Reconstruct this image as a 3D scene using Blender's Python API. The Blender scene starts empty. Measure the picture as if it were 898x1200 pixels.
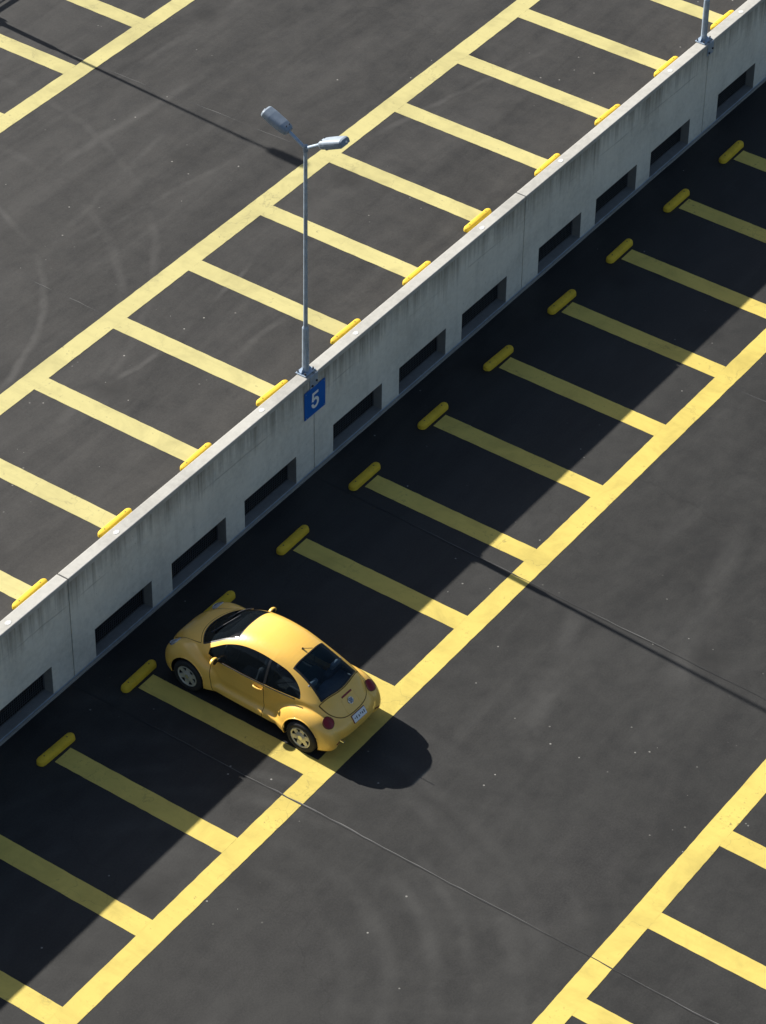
import bpy, bmesh, math, random
import numpy as np
from mathutils import Vector, Matrix

random.seed(7)
rng = np.random.default_rng(11)
U = 2.25                      # metres per parking bay on the lower deck
SC = bpy.context.scene
COL = SC.collection
R = math.radians

# ------------------------------------------------------------------ helpers
def link(o, parent=None):
    COL.objects.link(o)
    if parent is not None:
        o.parent = parent
    return o

def tag(o, label=None, cat=None, group=None, kind=None):
    if label: o['label'] = label
    if cat: o['category'] = cat
    if group: o['group'] = group
    if kind: o['kind'] = kind
    return o

def empty(name, loc=(0, 0, 0), rotz=0.0):
    o = bpy.data.objects.new(name, None)
    o.empty_display_size = 0.2
    o.location = loc
    o.rotation_euler = (0, 0, rotz)
    return link(o)

def obj_bm(name, bm, mats, parent=None, smooth=False, bevel=None):
    bmesh.ops.recalc_face_normals(bm, faces=bm.faces)
    me = bpy.data.meshes.new(name)
    bm.to_mesh(me); bm.free()
    if not isinstance(mats, (list, tuple)): mats = [mats]
    for m in mats: me.materials.append(m)
    if smooth:
        me.polygons.foreach_set('use_smooth', [True] * len(me.polygons))
    o = link(bpy.data.objects.new(name, me), parent)
    if bevel:
        b = o.modifiers.new('bevel', 'BEVEL'); b.width = bevel; b.segments = 2
        b.limit_method = 'ANGLE'; b.angle_limit = R(40)
        if smooth:
            pass
    return o

def box(bm, x0, x1, y0, y1, z0, z1, M=None):
    vs = [bm.verts.new(Vector(c)) for c in ((x0,y0,z0),(x1,y0,z0),(x1,y1,z0),(x0,y1,z0),(x0,y0,z1),(x1,y0,z1),(x1,y1,z1),(x0,y1,z1))]
    if M is not None:
        for v in vs: v.co = M @ v.co
    for f in ((0,3,2,1),(4,5,6,7),(0,1,5,4),(1,2,6,5),(2,3,7,6),(3,0,4,7)):
        bm.faces.new([vs[i] for i in f])

def frame_of(d):
    d = Vector(d).normalized()
    a = Vector((0, 0, 1)) if abs(d.z) < 0.9 else Vector((1, 0, 0))
    u = d.cross(a).normalized(); v = d.cross(u).normalized()
    return d, u, v

def tube(bm, p0, p1, r0, r1=None, n=16, caps=True):
    p0 = Vector(p0); p1 = Vector(p1); r1 = r0 if r1 is None else r1
    d, u, v = frame_of(p1 - p0)
    rings = []
    for p, r in ((p0, r0), (p1, r1)):
        rings.append([bm.verts.new(p + u * (r * math.cos(2*math.pi*i/n)) + v * (r * math.sin(2*math.pi*i/n))) for i in range(n)])
    for i in range(n):
        bm.faces.new((rings[0][i], rings[0][(i+1) % n], rings[1][(i+1) % n], rings[1][i]))
    if caps:
        bm.faces.new(rings[0][::-1]); bm.faces.new(rings[1])

def polytube(bm, pts, r, n=8):
    pts = [Vector(p) for p in pts]
    rings = []
    for k, p in enumerate(pts):
        d = (pts[min(k+1, len(pts)-1)] - pts[max(k-1, 0)])
        d, u, v = frame_of(d)
        rings.append([bm.verts.new(p + u*(r*math.cos(2*math.pi*i/n)) + v*(r*math.sin(2*math.pi*i/n))) for i in range(n)])
    for a, b in zip(rings[:-1], rings[1:]):
        for i in range(n):
            bm.faces.new((a[i], a[(i+1) % n], b[(i+1) % n], b[i]))
    bm.faces.new(rings[0][::-1]); bm.faces.new(rings[-1])

def lathe_y(bm, prof, n=40, closed=False):
    """profile of (y, r) revolved round the y axis"""
    rings = []
    for (y, r) in prof:
        rings.append([bm.verts.new((r*math.cos(2*math.pi*i/n), y, r*math.sin(2*math.pi*i/n))) for i in range(n)])
    pr = list(zip(rings[:-1], rings[1:]))
    if closed: pr.append((rings[-1], rings[0]))
    for a, b in pr:
        for i in range(n):
            bm.faces.new((a[i], a[(i+1) % n], b[(i+1) % n], b[i]))

# ------------------------------------------------------------------ materials
class NT:
    def __init__(s, name):
        s.m = bpy.data.materials.new(name); s.m.use_nodes = True
        s.t = s.m.node_tree; s.t.nodes.clear()
        s.out = s.t.nodes.new('ShaderNodeOutputMaterial')
    def n(s, typ, **kw):
        nd = s.t.nodes.new(typ)
        for k, v in kw.items():
            if k.startswith('i_'):
                nd.inputs[k[2:].replace('_', ' ')].default_value = v
            else: setattr(nd, k, v)
        return nd
    def l(s, a, b): s.t.links.new(a, b)
    def coord(s, scale=(1, 1, 1), rot=(0, 0, 0), loc=(0, 0, 0)):
        g = s.n('ShaderNodeNewGeometry')
        mp = s.n('ShaderNodeMapping')
        mp.inputs['Scale'].default_value = scale; mp.inputs['Rotation'].default_value = rot; mp.inputs['Location'].default_value = loc
        s.l(g.outputs['Position'], mp.inputs['Vector']); return mp.outputs[0]
    def noise(s, vec, scale, detail=4, rough=0.55, dist=0.0):
        nd = s.n('ShaderNodeTexNoise'); nd.inputs['Scale'].default_value = scale
        nd.inputs['Detail'].default_value = detail; nd.inputs['Roughness'].default_value = rough
        nd.inputs['Distortion'].default_value = dist
        s.l(vec, nd.inputs['Vector']); return nd.outputs['Fac']
    def ramp(s, fac, stops):
        r = s.n('ShaderNodeValToRGB'); e = r.color_ramp.elements
        while len(e) < len(stops): e.new(0.5)
        for el, (p, c) in zip(e, stops):
            el.position = p
            el.color = (c, c, c, 1) if not isinstance(c, (tuple, list)) else (*c, 1)
        s.l(fac, r.inputs[0]); return r.outputs[0]
    def math(s, op, a, b=None, clamp=False):
        nd = s.n('ShaderNodeMath', operation=op); nd.use_clamp = clamp
        for i, x in enumerate((a, b)):
            if x is None: continue
            if isinstance(x, (int, float)): nd.inputs[i].default_value = x
            else: s.l(x, nd.inputs[i])
        return nd.outputs[0]
    def mix(s, fac, a, b, blend='MIX'):
        nd = s.n('ShaderNodeMix', data_type='RGBA', blend_type=blend)
        for key, x in (('Factor', fac), ('A', a), ('B', b)):
            sock = [q for q in nd.inputs if q.name == key and (q.type == 'RGBA' or key == 'Factor') ][0]
            if isinstance(x, (int, float)) and key == 'Factor': sock.default_value = x
            elif isinstance(x, (tuple, list)): sock.default_value = (*x, 1)
            elif isinstance(x, (int, float)): sock.default_value = (x, x, x, 1)
            else: s.l(x, sock)
        return [q for q in nd.outputs if q.type == 'RGBA'][0]
    def bsdf(s, color, rough=0.8, metal=0.0, bump=None, bstr=0.3, bdist=0.01, **kw):
        b = s.n('ShaderNodeBsdfPrincipled')
        if isinstance(color, (tuple, list)): b.inputs['Base Color'].default_value = (*color, 1)
        else: s.l(color, b.inputs['Base Color'])
        if isinstance(rough, (int, float)): b.inputs['Roughness'].default_value = rough
        else: s.l(rough, b.inputs['Roughness'])
        b.inputs['Metallic'].default_value = metal
        for k, v in kw.items(): b.inputs[k].default_value = v
        if bump is not None:
            bp = s.n('ShaderNodeBump'); bp.inputs['Strength'].default_value = bstr; bp.inputs['Distance'].default_value = bdist
            s.l(bump, bp.inputs['Height']); s.l(bp.outputs[0], b.inputs['Normal'])
        s.l(b.outputs[0], s.out.inputs[0]); return b

def asphalt(name, lo, hi, streak_rot, rings=None, streak=0.35, arcs=(), lines=()):
    t = NT(name)
    P = t.coord()
    big = t.noise(P, 0.16, 5, 0.6)
    med = t.noise(P, 2.4, 6, 0.68, 0.2)
    fine = t.noise(P, 28, 4, 0.8)
    ps = t.coord(scale=(0.16, 1.15, 1), rot=(0, 0, streak_rot))
    st = t.noise(ps, 1.0, 6, 0.62, 0.8)
    v = t.math('MULTIPLY', big, 0.24)
    v = t.math('ADD', v, t.math('MULTIPLY', med, 0.20))
    v = t.math('ADD', v, t.math('MULTIPLY', st, streak))
    v = t.math('ADD', v, t.math('MULTIPLY', fine, 0.30))
    c = t.ramp(v, [(0.41, lo), (0.53, tuple(0.5*(a+b) for a, b in zip(lo, hi))), (0.66, hi)])
    # scuff-like pale drifts
    dr = t.noise(t.coord(scale=(0.5, 1.6, 1), rot=(0, 0, streak_rot + 0.5)), 0.8, 6, 0.66, 0.35)
    drm = t.ramp(dr, [(0.56, 0.0), (0.72, 1.0)])
    c = t.mix(t.math('MULTIPLY', drm, 0.16), c, tuple(x*1.55 for x in hi))
    # tyre sweeps: distorted rings round turning centres
    if rings:
        for (cx, cy, sc, amt) in rings:
            pr = t.coord(loc=(-cx, -cy, 0))
            sp0 = t.n('ShaderNodeSeparateXYZ'); t.l(pr, sp0.inputs[0])
            wob = t.math('MULTIPLY', t.math('SUBTRACT', t.noise(pr, 0.30, 3, 0.5), 0.5), 2.6)
            rad = t.math('ADD', t.math('SQRT', t.math('ADD', t.math('MULTIPLY', sp0.outputs[0], sp0.outputs[0]), t.math('MULTIPLY', sp0.outputs[1], sp0.outputs[1]))), wob)
            ang = t.math('ARCTAN2', sp0.outputs[1], sp0.outputs[0])
            cb = t.n('ShaderNodeCombineXYZ'); t.l(t.math('MULTIPLY', rad, sc), cb.inputs[0]); t.l(t.math('MULTIPLY', ang, 1.3), cb.inputs[1])
            sw = t.noise(cb.outputs[0], 1.0, 5, 0.62, 0.25)
            msk = t.ramp(t.noise(pr, 0.20, 3, 0.5), [(0.40, 0.15), (0.62, 1.0)])
            c = t.mix(t.math('MULTIPLY', t.math('MULTIPLY', t.ramp(sw, [(0.52, 0.0), (0.70, 1.0)]), msk), amt), c, tuple(x*1.5 for x in hi))
            c = t.mix(t.math('MULTIPLY', t.math('MULTIPLY', t.ramp(sw, [(0.32, 1.0), (0.47, 0.0)]), msk), amt*0.8), c, tuple(x*0.75 for x in lo))
    # individual tyre marks: arcs and straight scuffs, broken along their length
    if arcs or lines:
        nv = t.n('ShaderNodeTexNoise'); nv.inputs['Scale'].default_value = 1.2; nv.inputs['Detail'].default_value = 3
        t.l(P, nv.inputs['Vector'])
        ns = t.n('ShaderNodeVectorMath', operation='SCALE'); ns.inputs['Scale'].default_value = 0.22; t.l(nv.outputs['Color'], ns.inputs[0])
        na = t.n('ShaderNodeVectorMath', operation='ADD'); t.l(P, na.inputs[0]); t.l(ns.outputs[0], na.inputs[1])
        nm = t.n('ShaderNodeVectorMath', operation='SUBTRACT'); t.l(na.outputs[0], nm.inputs[0]); nm.inputs[1].default_value = (0.11, 0.11, 0)
        sp1 = t.n('ShaderNodeSeparateXYZ'); t.l(nm.outputs[0], sp1.inputs[0]); X, Y = sp1.outputs[0], sp1.outputs[1]
        total = None
        for (cx, cy, r, w, amt) in arcs:
            dx = t.math('SUBTRACT', X, cx); dy = t.math('SUBTRACT', Y, cy)
            rr = t.math('SQRT', t.math('ADD', t.math('MULTIPLY', dx, dx), t.math('MULTIPLY', dy, dy)))
            m = t.math('MULTIPLY', t.ramp(t.math('ABSOLUTE', t.math('SUBTRACT', rr, r)), [(w*0.25, 1.0), (w, 0.0)]), amt)
            total = m if total is None else t.math('MAXIMUM', total, m)
        for (x0, y0, x1, y1, w, amt) in lines:
            L = math.hypot(x1-x0, y1-y0); ux, uy = (x1-x0)/L, (y1-y0)/L
            dx = t.math('SUBTRACT', X, x0); dy = t.math('SUBTRACT', Y, y0)
            al = t.math('DIVIDE', t.math('ADD', t.math('MULTIPLY', dx, ux), t.math('MULTIPLY', dy, uy)), L)
            ac = t.math('ABSOLUTE', t.math('SUBTRACT', t.math('MULTIPLY', dx, uy), t.math('MULTIPLY', dy, ux)))
            m = t.math('MULTIPLY', t.ramp(ac, [(w*0.25, 1.0), (w, 0.0)]), t.ramp(al, [(0.0, 0.0), (0.15, amt), (0.8, amt), (1.0, 0.0)]))
            total = m if total is None else t.math('MAXIMUM', total, m)
        brk = t.ramp(t.noise(P, 0.55, 5, 0.65), [(0.40, 0.0), (0.60, 1.0)])
        c = t.mix(t.math('MULTIPLY', total, brk), c, tuple(x*2.3 for x in hi))
    # dark oil drips
    vo = t.n('ShaderNodeTexVoronoi'); vo.inputs['Scale'].default_value = 0.42
    vp = t.n('ShaderNodeVectorMath', operation='ADD')
    nz = t.n('ShaderNodeTexNoise'); nz.inputs['Scale'].default_value = 2.2
    t.l(P, nz.inputs['Vector']); t.l(P, vp.inputs[0])
    sc_ = t.n('ShaderNodeVectorMath', operation='SCALE'); sc_.inputs['Scale'].default_value = 0.5
    t.l(nz.outputs['Color'], sc_.inputs[0]); t.l(sc_.outputs[0], vp.inputs[1]); t.l(vp.outputs[0], vo.inputs['Vector'])
    oil = t.ramp(vo.outputs['Distance'], [(0.05, 1.0), (0.22, 0.0)])
    c = t.mix(t.math('MULTIPLY', oil, 0.48), c, tuple(x*0.55 for x in lo))
    # fine branching cracks, only in places
    ve = t.n('ShaderNodeTexVoronoi', feature='DISTANCE_TO_EDGE'); ve.inputs['Scale'].default_value = 0.23
    vw = t.n('ShaderNodeVectorMath', operation='ADD'); nw = t.n('ShaderNodeTexNoise'); nw.inputs['Scale'].default_value = 1.3; nw.inputs['Detail'].default_value = 6
    t.l(P, nw.inputs['Vector']); t.l(P, vw.inputs[0]); sw_ = t.n('ShaderNodeVectorMath', operation='SCALE'); sw_.inputs['Scale'].default_value = 1.1
    t.l(nw.outputs['Color'], sw_.inputs[0]); t.l(sw_.outputs[0], vw.inputs[1]); t.l(vw.outputs[0], ve.inputs['Vector'])
    ck = t.ramp(ve.outputs['Distance'], [(0.0015, 1.0), (0.0045, 0.0)])
    cm = t.ramp(t.noise(P, 0.11, 3, 0.5), [(0.52, 0.0), (0.60, 1.0)])
    c = t.mix(t.math('MULTIPLY', t.math('MULTIPLY', ck, cm), 0.25), c, tuple(x*0.35 for x in lo))
    # pale grit: tiny stones and droppings, in loose drifts
    for scl, th, pick, amt in ((1.5, 0.018, 0.92, 0.55), (6.0, 0.11, 0.86, 0.5)):
        vs = t.n('ShaderNodeTexVoronoi'); vs.inputs['Scale'].default_value = scl
        t.l(P, vs.inputs['Vector'])
        d = t.math('LESS_THAN', vs.outputs['Distance'], th)
        sp = t.n('ShaderNodeSeparateColor'); t.l(vs.outputs['Color'], sp.inputs[0])
        k = t.math('GREATER_THAN', sp.outputs[0], pick)
        dm = t.ramp(t.noise(P, 0.35, 2, 0.5), [(0.5, 0.0), (0.62, 1.0)]) if scl > 3 else 1.0
        f = t.math('MULTIPLY', d, k)
        f = t.math('MULTIPLY', f, dm) if scl > 3 else f
        c = t.mix(t.math('MULTIPLY', f, amt), c, (0.42, 0.41, 0.38))
    t.bsdf(c, t.ramp(med, [(0.35, 0.58), (0.65, 0.68)]), bump=t.noise(P, 90, 2, 0.8), bstr=0.35, bdist=0.006, **{'Specular IOR Level': 0.20})
    return t.m

def paint(name, col, worn, wear=0.5):
    t = NT(name)
    P = t.coord()
    a = t.noise(P, 1.3, 6, 0.65, 0.5)
    b = t.noise(P, 14, 4, 0.7)
    ps = t.coord(scale=(3.2, 0.35, 1))
    s = t.noise(ps, 1.6, 5, 0.65)
    c = t.ramp(a, [(0.3, tuple(x*0.80 for x in col)), (0.5, col), (0.7, tuple(min(1, x*1.07) for x in col))])
    c = t.mix(t.math('MULTIPLY', t.ramp(s, [(0.50, 0.0), (0.72, 1.0)]), 0.34), c, tuple(x*0.70 for x in col))
    f = t.math('ADD', t.math('MULTIPLY', b, 0.55), t.math('MULTIPLY', a, 0.45))
    w = t.ramp(f, [(0.585, 0.0), (0.67, wear)])
    c = t.mix(w, c, worn)
    sm = t.noise(P, 0.55, 5, 0.6, 0.4)
    c = t.mix(t.math('MULTIPLY', t.ramp(sm, [(0.50, 0.0), (0.70, 1.0)]), 0.30), c, tuple(x*0.55 for x in col))
    ve = t.n('ShaderNodeTexVoronoi', feature='DISTANCE_TO_EDGE'); ve.inputs['Scale'].default_value = 0.9
    vw = t.n('ShaderNodeVectorMath', operation='ADD'); nw = t.n('ShaderNodeTexNoise'); nw.inputs['Scale'].default_value = 2.5; nw.inputs['Detail'].default_value = 5
    t.l(P, nw.inputs['Vector']); t.l(P, vw.inputs[0]); t.l(nw.outputs['Color'], vw.inputs[1]); t.l(vw.outputs[0], ve.inputs['Vector'])
    ck = t.math('MULTIPLY', t.ramp(ve.outputs['Distance'], [(0.003, 1.0), (0.012, 0.0)]), t.ramp(sm, [(0.47, 0.0), (0.56, 1.0)]))
    c = t.mix(t.math('MULTIPLY', ck, 0.26), c, worn)
    t.bsdf(c, 0.75, bump=b, bstr=0.2, bdist=0.004, **{'Specular IOR Level': 0.3})
    return t.m

ASPH_LOW = asphalt('asphalt_lower', (0.0205, 0.0203, 0.0197), (0.048, 0.0472, 0.0450), 0.35,
                   rings=[(42.0, 2.0, 1.0, 0.14)], streak=0.20,
                   arcs=[(24.48, -5.69, 2.75, 0.17, 0.084), (24.48, -5.69, 3.45, 0.22, 0.126), (24.48, -5.69, 4.2, 0.19, 0.143), (24.48, -5.69, 4.77, 0.14, 0.109), (24.48, -5.69, 5.5, 0.26, 0.126), (24.0, -5.2, 6.6, 0.24, 0.101), (24.0, -5.2, 7.4, 0.17, 0.06)],
                   lines=[(31.6, -7.6, 36.2, -5.9, 0.22, 0.16), (33.0, -9.0, 40.0, -7.2, 0.3, 0.14)])
ASPH_UP = asphalt('asphalt_upper', (0.0115, 0.0114, 0.0114), (0.044, 0.0425, 0.0405), -0.08,
                  rings=[(35.5, 3.5, 1.4, 0.16)], streak=0.42,
                  arcs=[(32.40, 10.58, 5.39, 0.11, 0.36), (32.40, 10.58, 6.9, 0.14, 0.22), (33.0, 12.0, 8.3, 0.12, 0.22)],
                  lines=[(36.6, 7.35, 42.0, 8.15, 0.12, 0.34), (36.2, 3.50, 39.4, 3.90, 0.08, 0.36), (34.3, 3.76, 36.0, 3.45, 0.09, 0.42), (37.2, 7.08, 42.6, 6.28, 0.10, 0.30), (36.4, 2.32, 38.4, 2.26, 0.10, 0.28), (44.0, 4.6, 49.5, 3.4, 0.10, 0.28), (39.0, 9.2, 47.0, 8.6, 0.16, 0.26), (40.0, 10.3, 49.0, 10.0, 0.14, 0.24)])
ASPH_GROUND = asphalt('ground_surface', (0.05, 0.05, 0.048), (0.10, 0.10, 0.095), 0.3)
PAINT_LOW = paint('yellow_paint', (0.575, 0.455, 0.110), (0.09, 0.08, 0.045), 0.62)
PAINT_UP = paint('faded_yellow_paint', (0.470, 0.420, 0.180), (0.11, 0.10, 0.065), 0.65)
STOPY = paint('block_yellow', (0.66, 0.45, 0.035), (0.30, 0.21, 0.04), 0.5)

def concrete(name, col, stains=True):
    t = NT(name)
    P = t.coord()
    a = t.noise(P, 0.7, 6, 0.6, 0.3); b = t.noise(P, 9, 5, 0.7); f = t.noise(P, 60, 3, 0.7)
    c = t.ramp(t.math('ADD', t.math('MULTIPLY', a, 0.6), t.math('MULTIPLY', b, 0.4)),
               [(0.36, tuple(x*0.80 for x in col)), (0.52, col), (0.66, tuple(min(1, x*1.12) for x in col))])
    if stains:
        g = t.n('ShaderNodeNewGeometry'); sx = t.n('ShaderNodeSeparateXYZ'); t.l(g.outputs['Position'], sx.inputs[0])
        z = sx.outputs['Z']
        # dirt washed down from the coping, streaks of uneven length
        st = t.noise(t.coord(scale=(7.0, 1, 0.22)), 1.0, 5, 0.7, 0.2)
        bigx = t.noise(t.coord(scale=(0.5, 1, 0.02)), 1.0, 3, 0.6)
        depth = t.math('MULTIPLY', t.math('SUBTRACT', 2.32, z), 1.15)
        v = t.math('SUBTRACT', t.math('ADD', st, t.math('MULTIPLY', bigx, 0.62)), t.math('MULTIPLY', depth, 0.42))
        m = t.ramp(v, [(0.52, 0.0), (0.86, 1.0)])
        c = t.mix(t.math('MULTIPLY', m, 0.66), c, (0.085, 0.075, 0.055))
        # long faint rain tracks over the whole face
        tr = t.noise(t.coord(scale=(3.2, 1, 0.10)), 1.0, 6, 0.7, 0.1)
        c = t.mix(t.math('MULTIPLY', t.ramp(tr, [(0.52, 0.0), (0.74, 1.0)]), 0.28), c, tuple(x*0.5 for x in col))
        # casting lift lines
        wob = t.math('MULTIPLY', t.math('SUBTRACT', t.noise(t.coord(scale=(0.8, 1, 1)), 1.0, 3, 0.6), 0.5), 0.10)
        dz = t.math('ABSOLUTE', t.math('SUBTRACT', t.math('ADD', z, wob), 1.74))
        ln = t.ramp(dz, [(0.006, 1.0), (0.022, 0.0)])
        brk = t.ramp(t.noise(t.coord(scale=(0.7, 1, 1)), 1.0, 3, 0.6), [(0.46, 0.0), (0.58, 1.0)])
        c = t.mix(t.math('MULTIPLY', t.math('MULTIPLY', ln, brk), 0.55), c, tuple(x*0.45 for x in col))
        # darker towards the foot, with an uneven edge
        ft = t.math('ADD', t.math('MULTIPLY', z, 1.7), t.math('MULTIPLY', b, 0.5))
        c = t.mix(t.math('MULTIPLY', t.ramp(ft, [(0.22, 1.0), (0.62, 0.0)]), 0.35), c, tuple(x*0.5 for x in col))
        # pin holes
        vs = t.n('ShaderNodeTexVoronoi'); vs.inputs['Scale'].default_value = 5.0; t.l(P, vs.inputs['Vector'])
        d = t.math('LESS_THAN', vs.outputs['Distance'], 0.05)
        c = t.mix(t.math('MULTIPLY', d, 0.55), c, tuple(x*0.35 for x in col))
    t.bsdf(c, 0.9, bump=t.math('ADD', b, t.math('MULTIPLY', f, 0.5)), bstr=0.25, bdist=0.01, **{'Specular IOR Level': 0.25})
    return t.m

CONC = concrete('wall_concrete', (0.655, 0.635, 0.565))
COPE = concrete('coping_concrete', (0.43, 0.42, 0.385), stains=False)
STRIP = concrete('foot_strip_concrete', (0.27, 0.26, 0.235), stains=False)
REVEAL = concrete('shaded_reveal', (0.24, 0.235, 0.22), stains=False)  # recess shade put into the colour of the opening reveals

def simple(name, col, rough=0.5, metal=0.0, var=0.12, scale=6, **kw):
    t = NT(name); P = t.coord()
    n = t.noise(P, scale, 4, 0.6)
    c = t.ramp(n, [(0.3, tuple(x*(1-var) for x in col)), (0.7, tuple(min(1, x*(1+var)) for x in col))])
    rr = t.ramp(n, [(0.3, max(0.02, rough*0.85)), (0.7, min(1, rough*1.15))])
    t.bsdf(c, rr, metal, **kw)
    return t.m

GALV = simple('galvanised_steel', (0.34, 0.42, 0.52), 0.45, 0.3, 0.16, 9)
HEADM = simple('lamp_housing', (0.22, 0.265, 0.32), 0.6, 0.1, 0.14, 7)
LENS = simple('lamp_glass', (0.62, 0.66, 0.68), 0.12, 0.0, 0.05, 5)
GRILLE = simple('grille_wire', (0.085, 0.09, 0.098), 0.6, 0.2, 0.2, 9)
DARKM = simple('dark_steel', (0.05, 0.055, 0.065), 0.5, 0.4, 0.2, 9)
RUBBER = simple('black_rubber', (0.016, 0.016, 0.017), 0.75, 0, 0.25, 14)
SEAL = simple('joint_seal', (0.016, 0.016, 0.017), 0.7, 0, 0.6, 1.2)
GRIT = simple('joint_grit', (0.10, 0.10, 0.097), 0.9, 0, 0.35, 3)
BLUE = simple('sign_blue', (0.006, 0.115, 0.46), 0.4, 0, 0.06, 3)
WHITE = simple('white_film', (0.80, 0.82, 0.82), 0.5, 0, 0.04, 4)
MORTAR = simple('mortar_patch', (0.56, 0.56, 0.54), 0.85, 0, 0.10, 12)

def car_paint():
    t = NT('yellow_car_paint'); P = t.coord()
    n = t.noise(P, 2.5, 3, 0.5); dust = t.noise(P, 18, 5, 0.75)
    c = t.ramp(n, [(0.3, (0.88, 0.520, 0.095)), (0.7, (0.92, 0.550, 0.105))])
    c = t.mix(t.math('MULTIPLY', t.ramp(dust, [(0.5, 0.0), (0.8, 1.0)]), 0.10), c, (0.42, 0.34, 0.20))
    rr = t.ramp(dust, [(0.35, 0.30), (0.7, 0.42)])
    t.bsdf(c, rr, 0.0, **{'Coat Weight': 0.7, 'Coat Roughness': 0.06, 'Coat IOR': 1.45})
    return t.m
CARP = car_paint()
GAP = simple('panel_gap', (0.16, 0.085, 0.012), 0.8, 0, 0.1, 9)
TRIM = simple('black_trim', (0.012, 0.012, 0.013), 0.4, 0, 0.15, 9)
CABIN = simple('cabin_fabric', (0.022, 0.023, 0.026), 0.85, 0, 0.2, 12)
SEATM = simple('seat_fabric', (0.11, 0.112, 0.12), 0.8, 0, 0.2, 15)
LIGHTGREY = simple('headrest_grey', (0.30, 0.305, 0.315), 0.7, 0, 0.15, 12)
RED = simple('red_lens', (0.22, 0.012, 0.016), 0.14, 0, 0.12, 20)
HLENS = simple('headlight_lens', (0.42, 0.42, 0.43), 0.10, 0.3, 0.2, 16)
RIMM = simple('alloy_silver', (0.56, 0.55, 0.50), 0.38, 0.5, 0.10, 12)
CHROME = simple('chrome', (0.62, 0.64, 0.66), 0.15, 0.9, 0.06, 20)
PLATEM = simple('plate_white', (0.72, 0.73, 0.74), 0.45, 0, 0.04, 20)
PLRED = simple('plate_red', (0.22, 0.06, 0.045), 0.5, 0, 0.05, 20)
PLDARK = simple('plate_dark', (0.05, 0.05, 0.06), 0.5, 0, 0.05, 20)

def glass(name, tint, trans):
    t = NT(name)
    P = t.coord()
    tr = t.n('ShaderNodeBsdfTransparent'); tr.inputs[0].default_value = (*trans, 1)
    pr = t.n('ShaderNodeBsdfPrincipled'); pr.inputs['Base Color'].default_value = (*tint, 1)
    pr.inputs['Roughness'].default_value = 0.04
    d = t.noise(P, 8, 4, 0.7)
    t.l(t.ramp(d, [(0.4, 0.03), (0.8, 0.10)]), pr.inputs['Roughness'])
    mx = t.n('ShaderNodeMixShader'); mx.inputs[0].default_value = 0.36
    t.l(tr.outputs[0], mx.inputs[1]); t.l(pr.outputs[0], mx.inputs[2]); t.l(mx.outputs[0], t.out.inputs[0])
    return t.m
GLASS = glass('tinted_glass', (0.010, 0.014, 0.018), (0.42, 0.50, 0.55))
GLASSR = glass('rear_tinted_glass', (0.006, 0.016, 0.026), (0.50, 0.62, 0.72))

# ------------------------------------------------------------------ layout numbers (in bays, from the photograph)
xl, xj, pj = 12.1602, 12.8679, 3.1306
yLi, yLo, yRo, yRi = -2.0648, -2.2443, -4.7981, -4.9795
zH, zu, TH = 1.0274*U, 0.58*U, 0.0973*U
xu, pu, yUi, yUo, yFo, yFi = 14.9914, 1.0395, 2.0934, 2.2757, 4.8284, 5.0058
xF, xR = 18.847, 12.3725
FARY = 7.06*U
LW = 0.186*U                               # stall line width
XA, XB = 2*U, 36*U                        # extent of wall and decks along x

# ------------------------------------------------------------------ ground and decks
def sheet(name, x0, x1, y0, y1, z, mat, parent=None, nx=1, ny=1):
    bm = bmesh.new()
    vs = [[bm.verts.new((x0+(x1-x0)*i/nx, y0+(y1-y0)*j/ny, z)) for i in range(nx+1)] for j in range(ny+1)]
    for j in range(ny):
        for i in range(nx):
            bm.faces.new((vs[j][i], vs[j][i+1], vs[j+1][i+1], vs[j+1][i]))
    return obj_bm(name, bm, mat, parent)

g = sheet('ground', -900, 900, -900, 900, -0.06, ASPH_GROUND); tag(g, kind='structure')
low = sheet('lower_deck', XA-20, XB+20, -26*U, FARY-0.4, 0.0, ASPH_LOW); tag(low, kind='structure')
bm = bmesh.new()
box(bm, XA, XB, TH+0.02, FARY, zu-0.26, zu)
box(bm, XA, XB, FARY-0.3, FARY-0.003, -0.05, zu-0.262)
upp = obj_bm('upper_deck', bm, ASPH_UP); tag(upp, kind='structure')

def strip(name, x0, x1, y0, y1, z, mat, parent, jit=0.0042):
    """painted strip with slightly unsteady edges"""
    bm = bmesh.new()
    L, W = x1-x0, y1-y0
    if abs(L) >= abs(W):
        n = max(2, int(abs(L)/0.13)); a = []; b = []
        for i in range(n+1):
            x = x0+L*i/n
            a.append(bm.verts.new((x, y0+random.uniform(-jit, jit)*(0 < i < n), z)))
            b.append(bm.verts.new((x, y1+random.uniform(-jit, jit)*(0 < i < n), z)))
        for i in range(n): bm.faces.new((a[i], a[i+1], b[i+1], b[i]))
    else:
        n = max(2, int(abs(W)/0.13)); a = []; b = []
        for i in range(n+1):
            y = y0+W*i/n
            a.append(bm.verts.new((x0+random.uniform(-jit, jit)*(0 < i < n), y, z)))
            b.append(bm.verts.new((x1+random.uniform(-jit, jit)*(0 < i < n), y, z)))
        for i in range(n): bm.faces.new((a[i], b[i], b[i+1], a[i+1]))
    return obj_bm(name, bm, mat, parent)

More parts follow.
